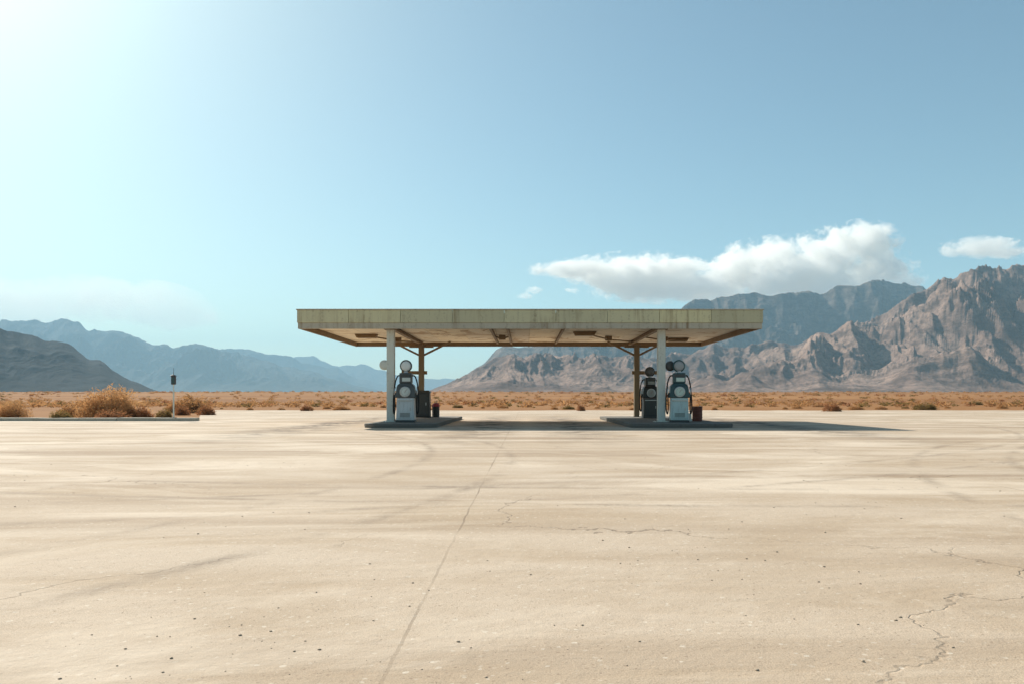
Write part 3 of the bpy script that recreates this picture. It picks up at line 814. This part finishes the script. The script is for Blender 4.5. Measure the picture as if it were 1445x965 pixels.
# bin with red lid, and canisters
def drum(name, r_, h, body, lid):
    o = empty(name, (0, 0, 0))
    pr = [(r_ * .93, 0), (r_ * .97, .02)]
    for k in range(1, 4): z = h * k / 4; pr += [(r_ * .97, z - .02), (r_ * 1.02, z - .008), (r_ * 1.02, z + .008), (r_ * .97, z + .02)]
    pr += [(r_, h - .02), (r_, h)]
    obj('body', lathe(bmesh.new(), pr, n=28), body, o, False)
    if lid:
        l = obj('lid', lathe(bmesh.new(), [(r_ * 1.06, h + .002), (r_ * 1.07, h + .05), (r_ * 1.0, h + .09), (r_ * .75, h + .16), (r_ * .3, h + .20), (.02, h + .205)], n=28), lid, o, True)
        obj('handle', tube(bmesh.new(), [(-.07, 0, h + .20), (-.06, 0, h + .25), (.06, 0, h + .25), (.07, 0, h + .20)], .012, 8), M['black'], l, True)
    return o
b1 = drum('bin', .19, .52, M['black'], M['red']); b1.location = (wx(615, 40.2), 40.2, .15)
tag(b1, 'black round bin with a red domed lid on the left pump island', 'bin')
b2 = drum('drum', .21, .58, M['rust'], None); b2.location = (wx(984, 33.2), 33.2, .15)
obj('lid', lathe(bmesh.new(), [(.20, .582), (.215, .59), (.215, .612), (.18, .615), (.17, .605)], n=28), M['rust'], b2)
obj('bung', lathe(bmesh.new(), [(.035, .606), (.035, .632), (.02, .635)], c=(.09, -.06, 0), n=12), M['chrome'], b2)
tag(b2, 'rusty dark red drum beside the pale teal pump', 'drum')
def can_(px, Y, mat, label, s=1.0):
    o = empty('canister', (wx(px, Y), Y, .15)); o.scale = (s, s, s)
    obj('body', BX(-.10, .10, -.07, .07, 0, .30, bev=.025, seg=3), mat, o)
    obj('handle', tube(bmesh.new(), [(-.06, 0, .295), (-.05, 0, .36), (.05, 0, .36), (.06, 0, .295)], .012, 8), mat, o, True)
    obj('cap', lathe(bmesh.new(), [(.022, .30), (.022, .34), (.016, .345)], c=(.08, 0, 0), n=12), M['black'], o)
    tag(o, label, 'canister', 'small white canisters on the islands')
can_(604.5, 39.9, M['white'], 'small white canister next to the black bin', .9)
can_(971.5, 32.3, M['white'], 'small white canister between the pale teal pump and the drum', 1.15)

# round fixtures clamped to the front columns
def fixture(x, y, z, side, label, mat):
    o = empty('lamp', (x, y, z))
    obj('housing', lathe(bmesh.new(), [(.06, .10), (.13, .07), (.19, 0), (.20, -.06), (.185, -.075)], 'Y', (0, 0, 0), 28), mat, o, True)
    obj('lens', lathe(bmesh.new(), [(.178, -.06), (.17, -.085), (.10, -.10), (.02, -.104)], 'Y', (0, 0, 0), 28), M['column_grey'] if side < 0 else M['charcoal'], o, True)
    obj('bracket', BX(min(0, -side * .22) if side > 0 else 0, max(0, -side * .22), .02, .06, -.03, .03, bev=.004), mat, o)
    tag(o, label, 'lamp', 'round lamps clamped to the front columns')
fixture(-CX - .15 - .10, CYF - .02, 2.42, -1, 'round grey lamp clamped to the left front column', M['column_grey'])
fixture(CX + .17 + .20, CYF - .02, 2.38, 1, 'round dark lamp clamped to the right front column', M['charcoal'])

# ------------------------------------------------------------------ kerb and post at the left
bm = bmesh.new()
for k in range(14):
    x1 = -16.05 - k * 1.9; box(bm, x1 - 1.885, x1, 38.6 + .02 * math.sin(k * 2.1), 39.2 + .02 * math.sin(k * 2.1), -.03, .15 + .008 * math.sin(k * 1.7), .02)
o = obj('kerb', bm, M['kerb']); o['kind'] = 'structure'
yp = 38.9; xp = wx(245, yp)
ps = empty('post', (xp, yp, .15)); tag(ps, 'slim grey post with a small dark box head standing on the kerb', 'post')
obj('pole', lathe(bmesh.new(), [(.035, .021), (.035, 1.35), (.028, 1.36), (.028, 1.62)], n=12), M['column_grey'], ps)
obj('base_plate', BX(-.11, .11, -.11, .11, 0, .02, bev=.004), M['charcoal'], ps)
h_ = obj('head', BX(-.10, .10, -.08, .08, 1.62, 2.03, bev=.02), M['charcoal'], ps)
obj('hood', frustum(bmesh.new(), .13, .11, 2.031, .05, .04, 2.10, .006), M['black'], h_)
obj('glass', BX(-.07, .07, -.088, -.079, 1.68, 1.96, bev=.004), M['dark_teal'], h_)
obj('rod', lathe(bmesh.new(), [(.012, 2.10), (.010, 2.42), (.004, 2.43)], n=8), M['charcoal'], ps)

# ------------------------------------------------------------------ clouds (volumes, beyond and above the haze)
def cloud_mat(name, blobs, dens, nscale, seed):
    m, nt, out = newmat(name)
    geo = N(nt, 'ShaderNodeNewGeometry'); tc = N(nt, 'ShaderNodeTexCoord'); pos = tc.outputs['Object']
    nz = noise(nt, mapping(nt, pos, (1, 1, 1.5), loc=(seed * 977, 0, 0)), nscale, 8, .62, .5)
    cur = None
    for (x, y, z, rx, ry, rz) in blobs:
        s = N(nt, 'ShaderNodeVectorMath', operation='SUBTRACT'); L(nt, pos, s.inputs[0]); s.inputs[1].default_value = (x, y, z)
        d = N(nt, 'ShaderNodeVectorMath', operation='DIVIDE'); L(nt, s.outputs[0], d.inputs[0]); d.inputs[1].default_value = (rx, ry, rz)
        ln = N(nt, 'ShaderNodeVectorMath', operation='LENGTH'); L(nt, d.outputs[0], ln.inputs[0])
        v = math_(nt, 'SUBTRACT', 1.0, ln.outputs['Value'])
        cur = v if cur is None else math_(nt, 'SMOOTH_MAX', cur, v, .12)
    n2 = noise(nt, mapping(nt, pos, (1, 1, 1.2), loc=(0, seed * 311, 0)), nscale * 4.2, 7, .62, .4)
    n = math_(nt, 'ADD', math_(nt, 'MULTIPLY', math_(nt, 'SUBTRACT', nz.outputs[0], .51), 3.0), math_(nt, 'MULTIPLY', math_(nt, 'SUBTRACT', n2.outputs[0], .5), 1.7))
    f = math_(nt, 'ADD', cur, n)
    f = math_(nt, 'MULTIPLY', f, 4.0, None, True)
    f = math_(nt, 'MULTIPLY', f, dens)
    vol = N(nt, 'ShaderNodeVolumePrincipled'); vol.inputs['Color'].default_value = (1, .985, .96, 1); vol.inputs['Anisotropy'].default_value = .25
    L(nt, f, vol.inputs['Density']); L(nt, vol.outputs[0], out.inputs['Volume'])
    return m

def cloud(label, Yc, parts, dens, nscale, seed, hull=1.18):
    """parts in photo pixels: (px, py, half width px, half height px, depth offset)"""
    blobs = []; bm = bmesh.new()
    x0 = wx(parts[0][0], Yc); z0 = wz(parts[0][1], Yc)
    for (px, py, hw, hh, dy) in parts:
        b = (wx(px, Yc) - x0, dy, wz(py, Yc) - z0, hw / F * Yc, hw / F * Yc * .6, hh / F * Yc); blobs.append(b)
        t = bmesh.new(); bmesh.ops.create_icosphere(t, subdivisions=3, radius=hull)
        for v in t.verts: v.co = Vector((b[0] + v.co.x * b[3], b[1] + v.co.y * b[4], b[2] + v.co.z * b[5]))
        me = bpy.data.meshes.new('t'); t.to_mesh(me); t.free(); bm.from_mesh(me); bpy.data.meshes.remove(me)
    o = obj('cloud', bm, None)
    md = o.modifiers.new('r', 'REMESH'); md.mode = 'VOXEL'; md.voxel_size = parts[0][3] / F * Yc / 7
    dg = bpy.context.evaluated_depsgraph_get(); dg.update()
    me = bpy.data.meshes.new_from_object(o.evaluated_get(dg)); o.modifiers.clear()
    old = o.data; o.data = me; bpy.data.meshes.remove(old); me.name = 'cloud'
    me.materials.clear(); me.materials.append(cloud_mat('cloud_vapour', blobs, dens, nscale, seed))
    o.location = (x0, Yc, z0)
    tag(o, label, 'cloud', 'white clouds over the mountains')
    return o
YC = 15000
cloud('long white cloud bank stretching above the right hand mountains', YC,
      [(1120, 388, 115, 44, 0), (905, 389, 95, 29, 200), (850, 380, 66, 15, 0), (800, 382, 52, 10, 0), (880, 372, 34, 13, 100), (985, 406, 95, 22, 0), (1045, 376, 46, 20, 100), (1110, 366, 50, 24, 200), (1175, 360, 66, 34, 0), (1215, 336, 50, 22, 100), (1238, 326, 30, 13, 200), (1240, 352, 34, 20, 0), (1236, 384, 56, 28, 0), (1268, 394, 34, 13, 0), (930, 408, 70, 16, 0)],
      .0072, .0019, 3.0, 1.3)
cloud('small white cloud at the right edge above the highest slope', YC, [(1385, 349, 46, 12, 0), (1358, 354, 30, 8, 0), (1410, 356, 40, 8, 0)], .0045, .0036, 21.0, 1.35)
cloud('tiny pale wisp of cloud above the canopy roof', YC, [(754, 410, 12, 6, 0), (742, 418, 12, 5, 0)], .006, .004, 33.0)
cloud('faint wide cloud low over the left hand mountains', YC + 6000, [(140, 428, 130, 34, 0), (40, 432, 120, 36, 0), (240, 446, 90, 22, 0)], .00045, .0005, 44.0)

# ------------------------------------------------------------------ haze
hz = BX(-22000, 22000, -1500, 19800, -3.5, 1480)
m, nt, out = newmat('haze_air')
vol = N(nt, 'ShaderNodeVolumePrincipled'); vol.inputs['Color'].default_value = (.46, .78, 1.0, 1); vol.inputs['Density'].default_value = 6.6e-5
vol.inputs['Anisotropy'].default_value = 0
L(nt, vol.outputs[0], out.inputs['Volume'])
o = obj('haze', hz, m); o['kind'] = 'stuff'; tag(o, 'pale bluish haze filling the desert valley', 'haze')
